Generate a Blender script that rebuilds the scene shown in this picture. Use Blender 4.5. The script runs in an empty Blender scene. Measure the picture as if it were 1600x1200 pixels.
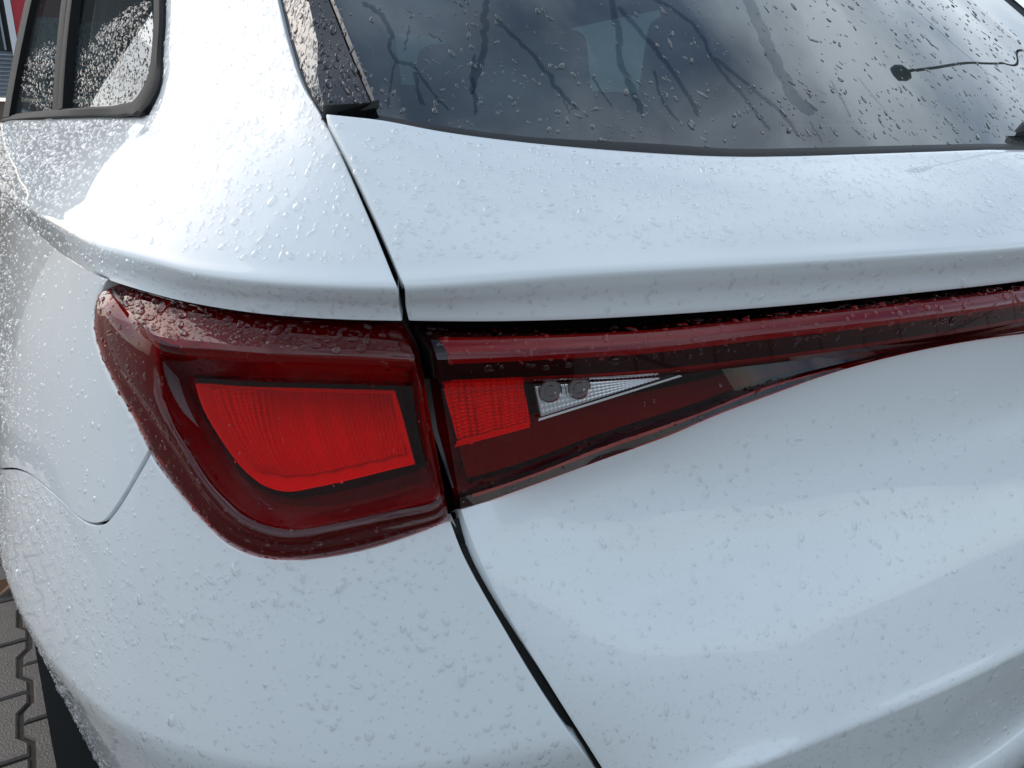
import bpy, bmesh, math, random
import numpy as np
from mathutils import Vector

random.seed(7); rng = np.random.default_rng(7)
scn = bpy.context.scene

# ------------------------------------------------------------------ camera, sky, sun, exposure
CAM = np.array([-0.825, -0.366, 1.06]); YAW = math.radians(31); PITCH = math.radians(17.5); FPX = 1230.0
cd = bpy.data.cameras.new('camera'); cam = bpy.data.objects.new('camera', cd)
scn.collection.objects.link(cam)
cam.location = CAM; cam.rotation_euler = (math.pi/2 - PITCH, 0, -YAW)
cd.sensor_fit = 'HORIZONTAL'; cd.sensor_width = 36; cd.lens = 36*FPX/1600
cd.clip_start = 0.02; cd.clip_end = 2000
scn.camera = cam

SUN_EL, SUN_AZ = math.radians(36), math.radians(330)     # azimuth clockwise from +Y
world = bpy.data.worlds.new('World'); scn.world = world; world.use_nodes = True
wn = world.node_tree.nodes; wl = world.node_tree.links; wn.clear()
wo = wn.new('ShaderNodeOutputWorld'); bg = wn.new('ShaderNodeBackground'); sky = wn.new('ShaderNodeTexSky')
sky.sky_type = 'NISHITA'; sky.sun_disc = False; sky.sun_elevation = SUN_EL; sky.sun_rotation = SUN_AZ
sky.air_density = 1.0; sky.dust_density = 1.6; sky.ozone_density = 1.2
tc = wn.new('ShaderNodeTexCoord'); mp = wn.new('ShaderNodeMapping'); mp.inputs['Scale'].default_value = (1, 1, 2.2)
mp.inputs['Location'].default_value = (3.1, 0.4, 0.2)
nz = wn.new('ShaderNodeTexNoise'); nz.inputs['Scale'].default_value = 1.7; nz.inputs['Detail'].default_value = 6; nz.inputs['Roughness'].default_value = 0.55
cr = wn.new('ShaderNodeValToRGB'); cr.color_ramp.elements[0].position = 0.36; cr.color_ramp.elements[1].position = 0.68
mx = wn.new('ShaderNodeMix'); mx.data_type = 'RGBA'
mx.inputs['B'].default_value = (7.7, 8.65, 9.5, 1)
wl.new(tc.outputs['Generated'], mp.inputs['Vector']); wl.new(mp.outputs[0], nz.inputs['Vector'])
wl.new(nz.outputs['Fac'], cr.inputs[0]); wl.new(cr.outputs[0], mx.inputs['Factor']); wl.new(sky.outputs[0], mx.inputs['A'])
wl.new(mx.outputs['Result'], bg.inputs['Color']); bg.inputs['Strength'].default_value = 0.14
wl.new(bg.outputs[0], wo.inputs['Surface'])
sd = bpy.data.lights.new('sun', 'SUN'); sd.energy = 0.5; sd.angle = math.radians(52); sd.color = (1, 0.96, 0.9)
sun = bpy.data.objects.new('sun', sd); scn.collection.objects.link(sun)
dsun = Vector((math.sin(SUN_AZ)*math.cos(SUN_EL), math.cos(SUN_AZ)*math.cos(SUN_EL), math.sin(SUN_EL)))
sun.rotation_euler = dsun.to_track_quat('Z', 'Y').to_euler(); sun.location = (0, 0, 6)
scn.view_settings.view_transform = 'Standard'; scn.view_settings.look = 'None'
scn.view_settings.exposure = 0.24; scn.view_settings.gamma = 1.0
scn.cycles.max_bounces = 14; scn.cycles.transparent_max_bounces = 24; scn.cycles.transmission_bounces = 10

# ------------------------------------------------------------------ materials
def mat(name):
    m = bpy.data.materials.new(name); m.use_nodes = True
    return m, m.node_tree.nodes, m.node_tree.links
def principled(name, col, rough=0.5, metal=0.0, coat=0.0, coat_r=0.03, spec=0.5, var=0.0, vscale=30.0, bump=0.0, bscale=300.0):
    m, n, l = mat(name); b = n['Principled BSDF']
    b.inputs['Base Color'].default_value = (*col, 1); b.inputs['Roughness'].default_value = rough
    b.inputs['Metallic'].default_value = metal; b.inputs['Coat Weight'].default_value = coat
    b.inputs['Coat Roughness'].default_value = coat_r; b.inputs['Specular IOR Level'].default_value = spec
    if var or bump:
        t = n.new('ShaderNodeTexCoord')
    if var:
        z = n.new('ShaderNodeTexNoise'); z.inputs['Scale'].default_value = vscale; z.inputs['Detail'].default_value = 5
        r = n.new('ShaderNodeMapRange'); r.inputs['To Min'].default_value = 1-var; r.inputs['To Max'].default_value = 1+var
        mm = n.new('ShaderNodeMix'); mm.data_type = 'RGBA'; mm.blend_type = 'MULTIPLY'; mm.inputs['Factor'].default_value = 1
        mm.inputs['A'].default_value = (*col, 1)
        l.new(t.outputs['Object'], z.inputs['Vector']); l.new(z.outputs['Fac'], r.inputs['Value'])
        l.new(r.outputs[0], mm.inputs['B']); l.new(mm.outputs['Result'], b.inputs['Base Color'])
    if bump:
        z2 = n.new('ShaderNodeTexNoise'); z2.inputs['Scale'].default_value = bscale; z2.inputs['Detail'].default_value = 4
        bp = n.new('ShaderNodeBump'); bp.inputs['Strength'].default_value = bump; bp.inputs['Distance'].default_value = 0.002
        l.new(t.outputs['Object'], z2.inputs['Vector']); l.new(z2.outputs['Fac'], bp.inputs['Height']); l.new(bp.outputs[0], b.inputs['Normal'])
    return m
def clear_sheet(name, tint, rough=0.0, f0=0.04, dust=0.0, dustcol=(0.5, 0.5, 0.5), water=0.0, power=4.5):
    """a thin pane: tinted straight-through light plus a mirror reflection that grows at grazing angles"""
    m, n, l = mat(name); n.remove(n['Principled BSDF']); out = n['Material Output']
    lw = n.new('ShaderNodeLayerWeight'); lw.inputs['Blend'].default_value = 0.5
    pw = n.new('ShaderNodeMath'); pw.operation = 'POWER'; pw.inputs[1].default_value = power
    ma = n.new('ShaderNodeMath'); ma.operation = 'MULTIPLY_ADD'; ma.inputs[1].default_value = 1-f0; ma.inputs[2].default_value = f0
    tr = n.new('ShaderNodeBsdfTransparent'); tr.inputs[0].default_value = (*tint, 1)
    gl = n.new('ShaderNodeBsdfGlossy'); gl.inputs['Color'].default_value = (1, 1, 1, 1); gl.inputs['Roughness'].default_value = rough
    ms = n.new('ShaderNodeMixShader')
    l.new(lw.outputs['Facing'], pw.inputs[0]); l.new(pw.outputs[0], ma.inputs[0]); l.new(ma.outputs[0], ms.inputs[0])
    base = tr.outputs[0]
    if dust:
        df = n.new('ShaderNodeBsdfDiffuse'); df.inputs[0].default_value = (*dustcol, 1)
        t = n.new('ShaderNodeTexCoord'); z = n.new('ShaderNodeTexNoise'); z.inputs['Scale'].default_value = 9; z.inputs['Detail'].default_value = 6
        r = n.new('ShaderNodeMapRange'); r.inputs['From Min'].default_value = 0.35; r.inputs['From Max'].default_value = 0.7
        r.inputs['To Min'].default_value = dust*0.5; r.inputs['To Max'].default_value = dust*1.3
        md = n.new('ShaderNodeMixShader'); l.new(t.outputs['Object'], z.inputs['Vector']); l.new(z.outputs['Fac'], r.inputs['Value'])
        l.new(r.outputs[0], md.inputs[0]); l.new(tr.outputs[0], md.inputs[1]); l.new(df.outputs[0], md.inputs[2]); base = md.outputs[0]
    l.new(base, ms.inputs[1]); l.new(gl.outputs[0], ms.inputs[2]); res = ms.outputs[0]
    if water:
        gw = n.new('ShaderNodeBsdfGlass'); gw.inputs['IOR'].default_value = 1.33; gw.inputs['Roughness'].default_value = 0
        mw = n.new('ShaderNodeMixShader'); mw.inputs[0].default_value = water; l.new(res, mw.inputs[1]); l.new(gw.outputs[0], mw.inputs[2]); res = mw.outputs[0]
    l.new(res, out.inputs[0])
    return m
M = {}
M['paint'] = principled('white_paint', (0.755, 0.79, 0.80), rough=0.45, coat=1.0, coat_r=0.025, spec=0.4)
M['gloss_black'] = principled('gloss_black', (0.012, 0.012, 0.013), rough=0.12, coat=0.6, spec=0.5)
M['rubber'] = principled('black_rubber', (0.014, 0.014, 0.015), rough=0.55, var=0.3, vscale=60)
M['trim'] = principled('grey_black_trim', (0.016, 0.016, 0.017), rough=0.6, spec=0.2, var=0.25, vscale=80, bump=0.2, bscale=700)
M['void'] = principled('dark_cavity', (0.006, 0.006, 0.006), rough=0.8)
M['lens'] = clear_sheet('red_lens', (0.86, 0.014, 0.018), rough=0.015, f0=0.045, power=4.2)
M['lens_clear'] = clear_sheet('clear_lens', (0.93, 0.94, 0.95), rough=0.01)
M['housing'] = principled('lamp_housing', (0.08, 0.06, 0.06), rough=0.4)
M['guide'] = principled('lamp_light_guide', (0.15, 0.11, 0.11), rough=0.35)
M['bar'] = principled('lamp_bar', (0.30, 0.23, 0.23), rough=0.35)
M['bezel'] = principled('lamp_bezel', (0.012, 0.010, 0.010), rough=0.25)
M['refl'] = principled('lamp_reflector', (0.92, 0.50, 0.45), rough=0.2, metal=0.6)
M['refl_rim'] = principled('lamp_reflector_rim', (0.98, 0.85, 0.82), rough=0.3)
M['chrome'] = principled('silver_reflector', (0.88, 0.90, 0.92), rough=0.22, metal=0.7)
M['socket'] = principled('bulb_socket', (0.30, 0.29, 0.30), rough=0.15, metal=0.9)
M['glass'] = clear_sheet('tinted_glass', (0.022, 0.042, 0.044), f0=0.13, dust=0.17, dustcol=(0.36, 0.42, 0.41))
M['side_glass'] = clear_sheet('side_glass', (0.15, 0.17, 0.17), f0=0.06, dust=0.08, dustcol=(0.5, 0.52, 0.53))
M['cabin'] = principled('cabin_plastic', (0.035, 0.036, 0.04), rough=0.7, var=0.2, vscale=40)
M['fabric'] = principled('seat_fabric', (0.05, 0.05, 0.055), rough=0.9, var=0.3, vscale=200)
M['tyre'] = principled('tyre_rubber', (0.045, 0.045, 0.046), rough=0.6, var=0.25, vscale=50, bump=0.2)
M['alloy'] = principled('alloy_wheel', (0.45, 0.46, 0.48), rough=0.3, metal=0.9)
m, n, l = mat('rain_water'); n.remove(n['Principled BSDF']); g = n.new('ShaderNodeBsdfGlass')
g.inputs['IOR'].default_value = 1.33; g.inputs['Roughness'].default_value = 0.0; g.inputs['Color'].default_value = (1, 1, 1, 1)
l.new(g.outputs[0], n['Material Output'].inputs[0]); M['water'] = m
M['bead'] = clear_sheet('rain_bead', (0.985, 0.988, 0.99), f0=0.06, power=2.4, water=0.08)
M['film'] = clear_sheet('water_run', (0.72, 0.74, 0.76), f0=0.02, power=6)

# ------------------------------------------------------------------ photo pixel -> ray, plan outline of the car
cy, sy, cp, sp = math.cos(YAW), math.sin(YAW), math.cos(PITCH), math.sin(PITCH)
RGT = np.array([cy, -sy, 0]); FW = np.array([sy*cp, cy*cp, -sp]); UP = np.array([sy*sp, cy*sp, cp])
def ray(px, py):
    return FW*FPX + RGT*(px-800) + UP*(600-py)
def P(px, py, Y):
    d = ray(px, py); return CAM + d*((Y-CAM[1])/d[1])

def hermite(K, t, tq):
    """smooth curve through K (n,3) at parameters t, read at tq"""
    K = np.asarray(K, float); t = np.asarray(t, float); n = len(K)
    if n == 2:
        w = ((tq-t[0])/(t[1]-t[0]))[:, None]; return K[0]*(1-w)+K[1]*w
    h = np.diff(t); dl = np.diff(K, axis=0)/h[:, None]; m = np.zeros_like(K)
    m[1:-1] = (dl[:-1]*h[1:, None]+dl[1:]*h[:-1, None])/(h[:-1]+h[1:])[:, None]
    m[0] = 2*dl[0]-m[1]; m[-1] = 2*dl[-1]-m[-2]
    i = np.clip(np.searchsorted(t, tq, side='right')-1, 0, n-2)
    hh = h[i][:, None]; x = ((tq-t[i])/h[i])[:, None]
    return ((2*x**3-3*x**2+1)*K[i]+(x**3-2*x**2+x)*hh*m[i]+(-2*x**3+3*x**2)*K[i+1]+(x**3-x**2)*hh*m[i+1])
def chord(K, p=0.75):
    d = np.linalg.norm(np.diff(np.asarray(K, float), axis=0), axis=1)**p
    return np.concatenate([[0], np.cumsum(np.maximum(d, 1e-7))])
def resample(K, m, fr=None):
    K = np.asarray(K, float)
    t = chord(K); q = np.linspace(0, t[-1], max(300, 6*m)); C = hermite(K, t, q)
    s = chord(C, 1.0); f = np.linspace(0, 1, m) if fr is None else np.asarray(fr)
    f = f*s[-1]
    return np.stack([np.interp(f, s, C[:, k]) for k in range(C.shape[1])], 1)

gp = [(0, 0), (-.2, .010), (-.4, .040), (-.55, .077), (-.626, .104), (-.70, .149), (-.75, .203), (-.785, .262), (-.805, .322),
      (-.83, .46), (-.852, .70), (-.868, 1.0), (-.880, 1.5), (-.885, 2.6)]
gp = [(-x, y) for x, y in gp[1:5]][::-1] + gp
_G = resample(np.array(gp), 1500)
_s = chord(_G, 1.0); _s -= np.interp(0, -_G[:400, 0], _s[:400]); GS = _s
_t = np.gradient(_G, axis=0); _t /= np.linalg.norm(_t, axis=1)[:, None]
GN = np.stack([_t[:, 1]*-1, _t[:, 0]], 1)          # outward: (0,-1) at the rear, (-1,0) on the left side
def gnear(x, y):
    d = (np.asarray(x)[:, None]-_G[None, :, 0])**2+(np.asarray(y)[:, None]-_G[None, :, 1])**2
    i = d.argmin(1)
    return GS[i], (x-_G[i, 0])*GN[i, 0]+(y-_G[i, 1])*GN[i, 1]
def Gpt(s, o, z):
    s = np.atleast_1d(np.asarray(s, float)); o = np.broadcast_to(o, s.shape); z = np.broadcast_to(z, s.shape)
    x = np.interp(s, GS, _G[:, 0])+np.interp(s, GS, GN[:, 0])*o
    y = np.interp(s, GS, _G[:, 1])+np.interp(s, GS, GN[:, 1])*o
    return np.stack([x, y, z], 1)
def s_of_y(y):
    k = GS > 0.8; return float(np.interp(y, _G[k, 1], GS[k]))
def hit(px, py, o=0.0):
    """first point of the photo ray on the plan outline pushed out by o (a number or a function of s, z)"""
    d = ray(px, py); d = d/np.linalg.norm(d)
    a = np.linspace(.25, 2.2, 700); q = CAM+a[:, None]*d
    for it in range(2):
        s, dist = gnear(q[:, 0], q[:, 1]); F = dist-(o(s, q[:, 2]) if callable(o) else o)
        k = np.where((F[:-1] > 0) & (F[1:] <= 0))[0]
        k = int(k[0]) if len(k) else int(np.abs(F).argmin())-1
        k = max(0, min(k, len(a)-2))
        a = np.linspace(a[k], a[k+1], 60); q = CAM+a[:, None]*d
    s, dist = gnear(q[:, 0], q[:, 1]); F = dist-(o(s, q[:, 2]) if callable(o) else o)
    return q[np.abs(F).argmin()]
def rail(right, o, left=(), centre=True):
    """3-D curve: left = (px,py,Y) knots, right = (px,py[,o]) knots met with the outline, then the car's centre line"""
    pts = [P(*k) for k in left]+[hit(k[0], k[1], k[2] if len(k) > 2 else o) for k in right]
    if centre:
        e = pts[-1].copy()
        if e[0] > 0 and pts[-2][0] < 0: e = lerp(pts[-2], e, -pts[-2][0]/(e[0]-pts[-2][0]))
        oo = right[-1][2] if len(right[-1]) > 2 else o
        pts = [p for p in pts if p[0] < -0.03]
        pts.append(np.array([0.0, -oo, e[2]]))
    return np.array(pts)

# ------------------------------------------------------------------ objects
def link(o, parent=None, label=None, cat=None, kind=None, group=None):
    scn.collection.objects.link(o)
    if parent is not None: o.parent = parent
    if label: o['label'] = label
    if cat: o['category'] = cat
    if kind: o['kind'] = kind
    if group: o['group'] = group
    return o
def empty(name, loc=(0, 0, 0), **k):
    o = bpy.data.objects.new(name, None); o.location = loc; o.empty_display_size = 0.1
    return link(o, **k)
def mesh_obj(name, V, F, material, parent=None, sharp=35, **k):
    me = bpy.data.meshes.new(name); me.from_pydata([tuple(map(float, v)) for v in V], [], F); me.validate()
    me.materials.append(material)
    bm = bmesh.new(); bm.from_mesh(me); bmesh.ops.remove_doubles(bm, verts=bm.verts, dist=1e-6)
    for f in bm.faces: f.smooth = True
    if sharp:
        c = math.radians(sharp)
        for e in bm.edges:
            if len(e.link_faces) == 2 and e.calc_face_angle(0) > c: e.smooth = False
    bm.to_mesh(me); bm.free()
    o = bpy.data.objects.new(name, me); return link(o, parent, **k)
def grid_faces(r, c, off=0, loop=False):
    F = []
    for i in range(r-1):
        for j in range(c-1 if not loop else c):
            a = off+i*c+j; b = off+i*c+(j+1) % c
            F.append((a, b, b+c, a+c))
    return F
class Mesh:
    def __init__(s): s.V = []; s.F = []
    def add(s, V, F):
        o = len(s.V); s.V += [tuple(v) for v in V]; s.F += [tuple(i+o for i in f) for f in F]
    def grid(s, A, loop=False): s.add(A.reshape(-1, 3), grid_faces(A.shape[0], A.shape[1], 0, loop))
    def box(s, c, d, R=None):
        c = np.array(c, float); h = np.array(d, float)/2
        v = [np.array([sx, sy_, sz])*h for sx in (-1, 1) for sy_ in (-1, 1) for sz in (-1, 1)]
        if R is not None: v = [R @ w for w in v]
        s.add([c+w for w in v], [(0, 1, 3, 2), (4, 6, 7, 5), (0, 4, 5, 1), (2, 3, 7, 6), (0, 2, 6, 4), (1, 5, 7, 3)])
    def build(s, name, m, parent=None, **k): return mesh_obj(name, s.V, s.F, m, parent, **k)
def loft(rows, m, spans, fr=None):
    """rows of knots (top to bottom) -> dense grid; spans = quads between consecutive rows"""
    R = np.array([resample(r, m, fr) if len(r) != m or fr is not None else r for r in rows]); return vloft(R, spans)
def vloft(R, spans):
    if np.isscalar(spans): spans = [spans]*(len(R)-1)
    out = []
    tq = []
    for j in range(R.shape[1]):
        t = chord(R[:, j]); q = [t[0]]
        for i, n in enumerate(spans): q += list(t[i]+(t[i+1]-t[i])*np.arange(1, n+1)/n)
        out.append(hermite(R[:, j], t, np.array(q)))
    return np.array(out).transpose(1, 0, 2)
def gnormals(A):
    du = np.gradient(A, axis=1); dv = np.gradient(A, axis=0); N = np.cross(du, dv)
    N /= np.maximum(np.linalg.norm(N, axis=2), 1e-12)[..., None]
    c = A.reshape(-1, 3).mean(0); inside = np.array([0.0, 1.2, 0.8])
    if (N.reshape(-1, 3)*(c-inside)).sum(1).mean() < 0: N = -N
    return N
FL = [(0.0006, 0.0003), (0.0011, 0.0013), (0.0012, 0.016)]      # rolled panel edge: (sideways, inwards)
def flanged(A, edges, fl=FL, inw=None):
    """adds a rolled-in edge to the named sides of a grid"""
    N = gnormals(A)
    for e in edges:
        if e in 'LR':
            j = 0 if e == 'L' else -1; k = 1 if e == 'L' else -2
            t = A[:, j]-A[:, k]; n = N[:, j]
        else:
            j = 0 if e == 'T' else -1; k = 1 if e == 'T' else -2
            t = A[j]-A[k]; n = N[j]
        t = t/np.maximum(np.linalg.norm(t, axis=1), 1e-9)[:, None]
        base = A[:, j] if e in 'LR' else A[j]
        if inw is not None: n = np.broadcast_to(-np.array(inw, float), n.shape)
        ex = [base+t*a-n*b for a, b in fl]
        if e == 'L': A = np.concatenate([np.stack(ex[::-1], 1), A], 1); N = np.concatenate([np.repeat(N[:, :1], len(fl), 1), N], 1)
        if e == 'R': A = np.concatenate([A, np.stack(ex, 1)], 1); N = np.concatenate([N, np.repeat(N[:, -1:], len(fl), 1)], 1)
        if e == 'T': A = np.concatenate([np.stack(ex[::-1], 0), A], 0); N = np.concatenate([np.repeat(N[:1], len(fl), 0), N], 0)
        if e == 'B': A = np.concatenate([A, np.stack(ex, 0)], 0); N = np.concatenate([N, np.repeat(N[-1:], len(fl), 0)], 0)
    return A
def mirror(o, parent):
    c = o.copy(); scn.collection.objects.link(c); c.parent = parent; c.scale = (-1, 1, 1)
    return c
def lerp(a, b, t): return np.asarray(a)*(1-t)+np.asarray(b)*t

# rain drops: sampled on a grid surface
def drops(A, n, size, parent, name='rain_water', elong=1.25, fall=0.0, accept=None, h=0.27, seg=12, rings=3, jitter=0.11, tries=6, mat_=None, gap=1.05):
    """n beads on grid A; size() gives a width in metres; fall stretches them down the slope"""
    N = gnormals(A); r, c, _ = A.shape
    cu = np.linalg.norm(np.diff(A, axis=1), axis=2); cv = np.linalg.norm(np.diff(A, axis=0), axis=2)
    area = cu[:-1]*cv[:, :-1]; pr = (area/area.sum()).ravel()
    V = []; F = []; cell = {}; placed = 0
    picks = rng.choice(len(pr), size=n*tries, p=pr)
    ang = np.arange(seg)*2*math.pi/seg
    for k in picks:
        if placed >= n: break
        i, j = divmod(int(k), c-1); u, v = rng.random(2)
        q = (A[i, j]*(1-u)+A[i, j+1]*u)*(1-v)+(A[i+1, j]*(1-u)+A[i+1, j+1]*u)*v
        w = size()*(0.92 if parent in (tg, tgl, quarter, bumper) else 1.0)
        if accept is not None:
            a = accept(q)
            if a <= 0 or rng.random() > min(a, 1): continue
        key = (int(q[0]/0.012), int(q[1]/0.012), int(q[2]/0.012)); ok = True
        for dx in (-1, 0, 1):
            for dy in (-1, 0, 1):
                for dz in (-1, 0, 1):
                    for (p2, w2) in cell.get((key[0]+dx, key[1]+dy, key[2]+dz), ()):
                        if (p2[0]-q[0])**2+(p2[1]-q[1])**2+(p2[2]-q[2])**2 < (gap*0.5*(w+w2))**2: ok = False; break
        if not ok: continue
        cell.setdefault(key, []).append((q, w)); placed += 1
        nn = N[i, j]; g = np.array([0, 0, -1.0]); dn = g-nn*nn.dot(g)
        L = np.linalg.norm(dn); dn = dn/L if L > 1e-6 else np.array([1.0, 0, 0]); sd_ = np.cross(nn, dn)
        th = rng.normal(0, 0.5) if fall > 0.2 else rng.random()*math.pi
        e1 = dn*math.cos(th)+sd_*math.sin(th); e2 = np.cross(nn, e1)
        st = 1+abs(rng.normal(0, elong-1)) + fall*rng.random()
        rad = w/2*(1+jitter*np.cos(ang*2+rng.random()*6)*rng.random()+jitter*0.7*np.cos(ang*3+rng.random()*6)*rng.random())
        hh = w*h*(1.3 if parent in (tg, tgl, quarter, bumper) else 1.0)*(0.8+0.4*rng.random()); base = len(V)
        lean = fall*0.25*w
        ca, sa = np.cos(ang)*rad*st, np.sin(ang)*rad/math.sqrt(st)*1.08
        for q_ in range(rings):
            f = math.cos(q_/rings*math.pi/2)**0.75; zz = math.sin(q_/rings*math.pi/2)
            V.extend((q+nn*(hh*zz-0.00012)+e1*lean*zz)[None, :]+(ca*f)[:, None]*e1[None, :]+(sa*f)[:, None]*e2[None, :])
        V.append(q+nn*hh+e1*lean)
        for q_ in range(rings-1):
            for a_ in range(seg):
                b = base+q_*seg; F.append((b+a_, b+(a_+1) % seg, b+seg+(a_+1) % seg, b+seg+a_))
        b = base+(rings-1)*seg
        for a_ in range(seg): F.append((b+a_, b+(a_+1) % seg, base+rings*seg))
    if not V: return None
    me = bpy.data.meshes.new(name); me.from_pydata([tuple(v) for v in V], [], F); me.materials.append(mat_ or (M['bead'] if parent in (tg, tgl, quarter, bumper) else M['water']))
    me.polygons.foreach_set('use_smooth', [True]*len(me.polygons))
    bm = bmesh.new(); bm.from_mesh(me); bm.normal_update()
    o = bpy.data.objects.new(name, me); bm.free()
    return link(o, parent, kind='stuff')
def lognorm(med, sg, lo, hi): return lambda: float(np.clip(med*math.exp(rng.normal(0, sg)), lo, hi))

car = empty('parked_car', (0, 0, 0), label='white hatchback car with rain beaded paint and red corner tail lamp', cat='car')
#PARTS
# ------------------------------------------------------------------ tailgate, upper part: shelf, ridge and the face under it
MT = 170
a0 = rail([(512, 179), (550, 183), (591, 187.5), (692, 206), (805, 221), (1030, 240), (1150, 245), (1225, 244.5), (1375, 240), (1600, 232)], -.088)
aR = rail([(634, 447), (700, 443), (800, 435), (900, 427), (1050, 418), (1200, 410), (1400, 398), (1600, 385)], 0.0)
aU = rail([(641, 500), (760, 501), (900, 498), (1000, 493), (1200, 479), (1400, 460), (1600, 438)], -.0155)
a0, aR, aU = [resample(r, MT) for r in (a0, aR, aU)]
def upb(r):
    s, _ = gnear(r[:, 0], r[:, 1]); return np.stack([np.interp(s, GS, GN[:, 0])*.55, np.interp(s, GS, GN[:, 1])*.55, 0*s+.83], 1)
def near(a, b, d):
    v = b-a; return a+v*(d/np.linalg.norm(v, axis=1))[:, None]
def shelf_rows(b, r, u, bul=.006):
    UPB = upb(r); m1 = lerp(b, r, .33)+UPB*bul*.9; m2 = lerp(b, r, .68)+UPB*bul*.9
    return [b, m1, m2, near(r, m2, .013), r-UPB*.0010, near(r, u, .009), lerp(r, u, .6)+np.array([0, .002, 0]), u]
SP = [9, 9, 8, 4, 4, 5, 4]
TG = vloft(np.array(shelf_rows(a0, aR, aU)), SP)
tg = mesh_obj('tailgate_upper_panel', *(lambda A: (A.reshape(-1, 3), grid_faces(*A.shape[:2])))(flanged(TG, 'LTB')), M['paint'], car)

# ------------------------------------------------------------------ quarter panel upper part with the rear pillar
cB = [np.array([-.850, 2.2, 1.060]), P(7, 190, 1.42), P(73, 187, 1.0), P(150, 184, .72), P(213, 183, .52), P(233, 180, .478), P(300, 172, .38), P(400, 170, .30), P(470, 171, .25), P(499, 178, .230)]
cR = [np.array([-.866, 2.2, .985]), P(20, 310, .76), P(80, 345, .43), P(150, 380, .305), hit(230, 405, -.014), hit(300, 424, -.008), hit(400, 437, -.003), hit(500, 444, 0), hit(618, 447, 0)]
cU = [np.array([-.872, 2.2, .955]), P(28, 337, .76), P(66, 371, .54), P(108, 404, .40), hit(170, 437, -.014), hit(220, 453, -.017), hit(280, 469, -.019), hit(400, 489, -.0155), hit(480, 496, -.0155), hit(540, 499, -.0155), hit(626, 501, -.0155)]
N1, N2 = 60, 90
def split_row(K, k):
    K = np.array(K); t = chord(K); q = np.linspace(0, t[-1], 1200); C = hermite(K, t, q); s = chord(C, 1.0)
    f = np.interp(t[k], q, s)/s[-1]
    fr = np.concatenate([np.linspace(0, f, N1, endpoint=False), np.linspace(f, 1, N2)])
    return resample(K, N1+N2, fr)
cB, cR, cU = split_row(cB, 5), split_row(cR, 3), split_row(cU, 4)
rowsC = np.array(shelf_rows(cB, cR, cU))
W5 = [(0, 0), (.253, .397), (.619, .714), (.875, .913), (1, 1)]
def pillar_row(L, R):
    return resample([P(L[0]+(R[0]-L[0])*f, L[1]+(R[1]-L[1])*f, L[2]+(R[2]-L[2])*w) for f, w in W5], N2)
PIL = [((236, -300, .75), (366, -300, .56)), ((246, -220, .69), (383, -220, .50)), ((257, -100, .615), (410, -100, .415)), ((259, 0, .56), (433, 0, .35)), ((255, 84, .518), (453, 80, .300)), ((252, 132, .490), (471, 132, .266))]
rowsD = np.array([pillar_row(a, b) for a, b in PIL])
C2 = vloft(np.concatenate([rowsD, rowsC[:, N1:]]), [6, 8, 8, 8, 6, 5]+SP)
nD = sum([6, 8, 8, 8, 6, 5])
C1 = vloft(rowsC[:, :N1+1], SP); C1[:, -1] = C2[nD:, 0]
qm = Mesh(); qm.grid(C1); qm.grid(flanged(C2, 'R'))
qU = C1[-1][:-1].tolist()+C2[-1].tolist(); qU = np.array(qU)

# side surface below the ridge: outward bulge as a function of height, blended from the rear face to the flank
ZT = np.array([.18, .30, .40, .50, .56, .596, .608, .620, .66, .75, .85, .95, 1.05])
OS = np.array([.00, .012, .032, .050, .0605, .0665, .0675, .0665, .0605, .045, .020, -.010, -.03])
OR = np.array([-.09, -.060, -.035, -.004, .014, .0255, .0275, .0265, .0215, .008, -.006, -.012, -.014])
zq = np.linspace(.18, 1.05, 400)
OSs, ORs = [hermite(o[:, None], ZT, zq)[:, 0] for o in (OS, OR)]
S_GAP, S_SIDE = 0.60, s_of_y(.62)
sU, dU = gnear(qU[:, 0], qU[:, 1]); iu = np.argsort(sU); sU, dU, zU = sU[iu], dU[iu], qU[iu, 2]
def oE(s, z, fix=True):
    w = np.clip((s-S_GAP)/(S_SIDE-S_GAP), 0, 1); w = w*w*(3-2*w)
    o = np.interp(z, zq, ORs)*(1-w)+np.interp(z, zq, OSs)*w
    if fix:
        zt = np.interp(s, sU, zU); dt = np.interp(s, sU, dU)
        ot = np.interp(zt, zq, ORs)*(1-w)+np.interp(zt, zq, OSs)*w
        o = o+(dt-ot)*np.exp(-np.maximum(zt-z, 0)/.060)*(s > 0.86)
    return o
lamp_edge = [(170, 438), (161, 447), (150, 480), (147, 508), (156, 548), (172, 588), (190, 624), (208, 656), (224, 688), (244, 724), (280, 772), (320, 820), (352, 848.5), (380, 865), (408, 873), (440, 876.5), (480, 875), (560, 862), (640, 838), (700, 817)]
gapL = [(706, 822), (730, 882), (784, 976), (844, 1078), (928, 1200), (968, 1262), (1010, 1340), (1050, 1440)]
RB = []
for px, py in lamp_edge+gapL:
    q = hit(px, py, oE); s, _ = gnear(q[:1], q[1:2]); RB.append((s[0], q[2]))
RB = np.array(RB); nl = len(lamp_edge)
tR = np.concatenate([np.linspace(0, .40, 11), np.linspace(.40, .66, nl-10)[1:], np.linspace(.66, 1, len(gapL)+1)[1:]])
LBk = [(2.2, .955, 0), (2.2, .86, .16), (1.8, .755, .28), (1.3, .722, .34), (.95, .706, .38), (.80, .685, .42), (.69, .63, .49), (.63, .57, .56), (.565, .48, .64), (.512, .386, .74), (.49, .30, .86), (.49, .22, 1)]
NV, NU = 260, 150
vv = np.linspace(0, 1, NV)
_rb = hermite(RB, tR, vv); sR, zR = _rb[:, 0], _rb[:, 1]
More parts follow.
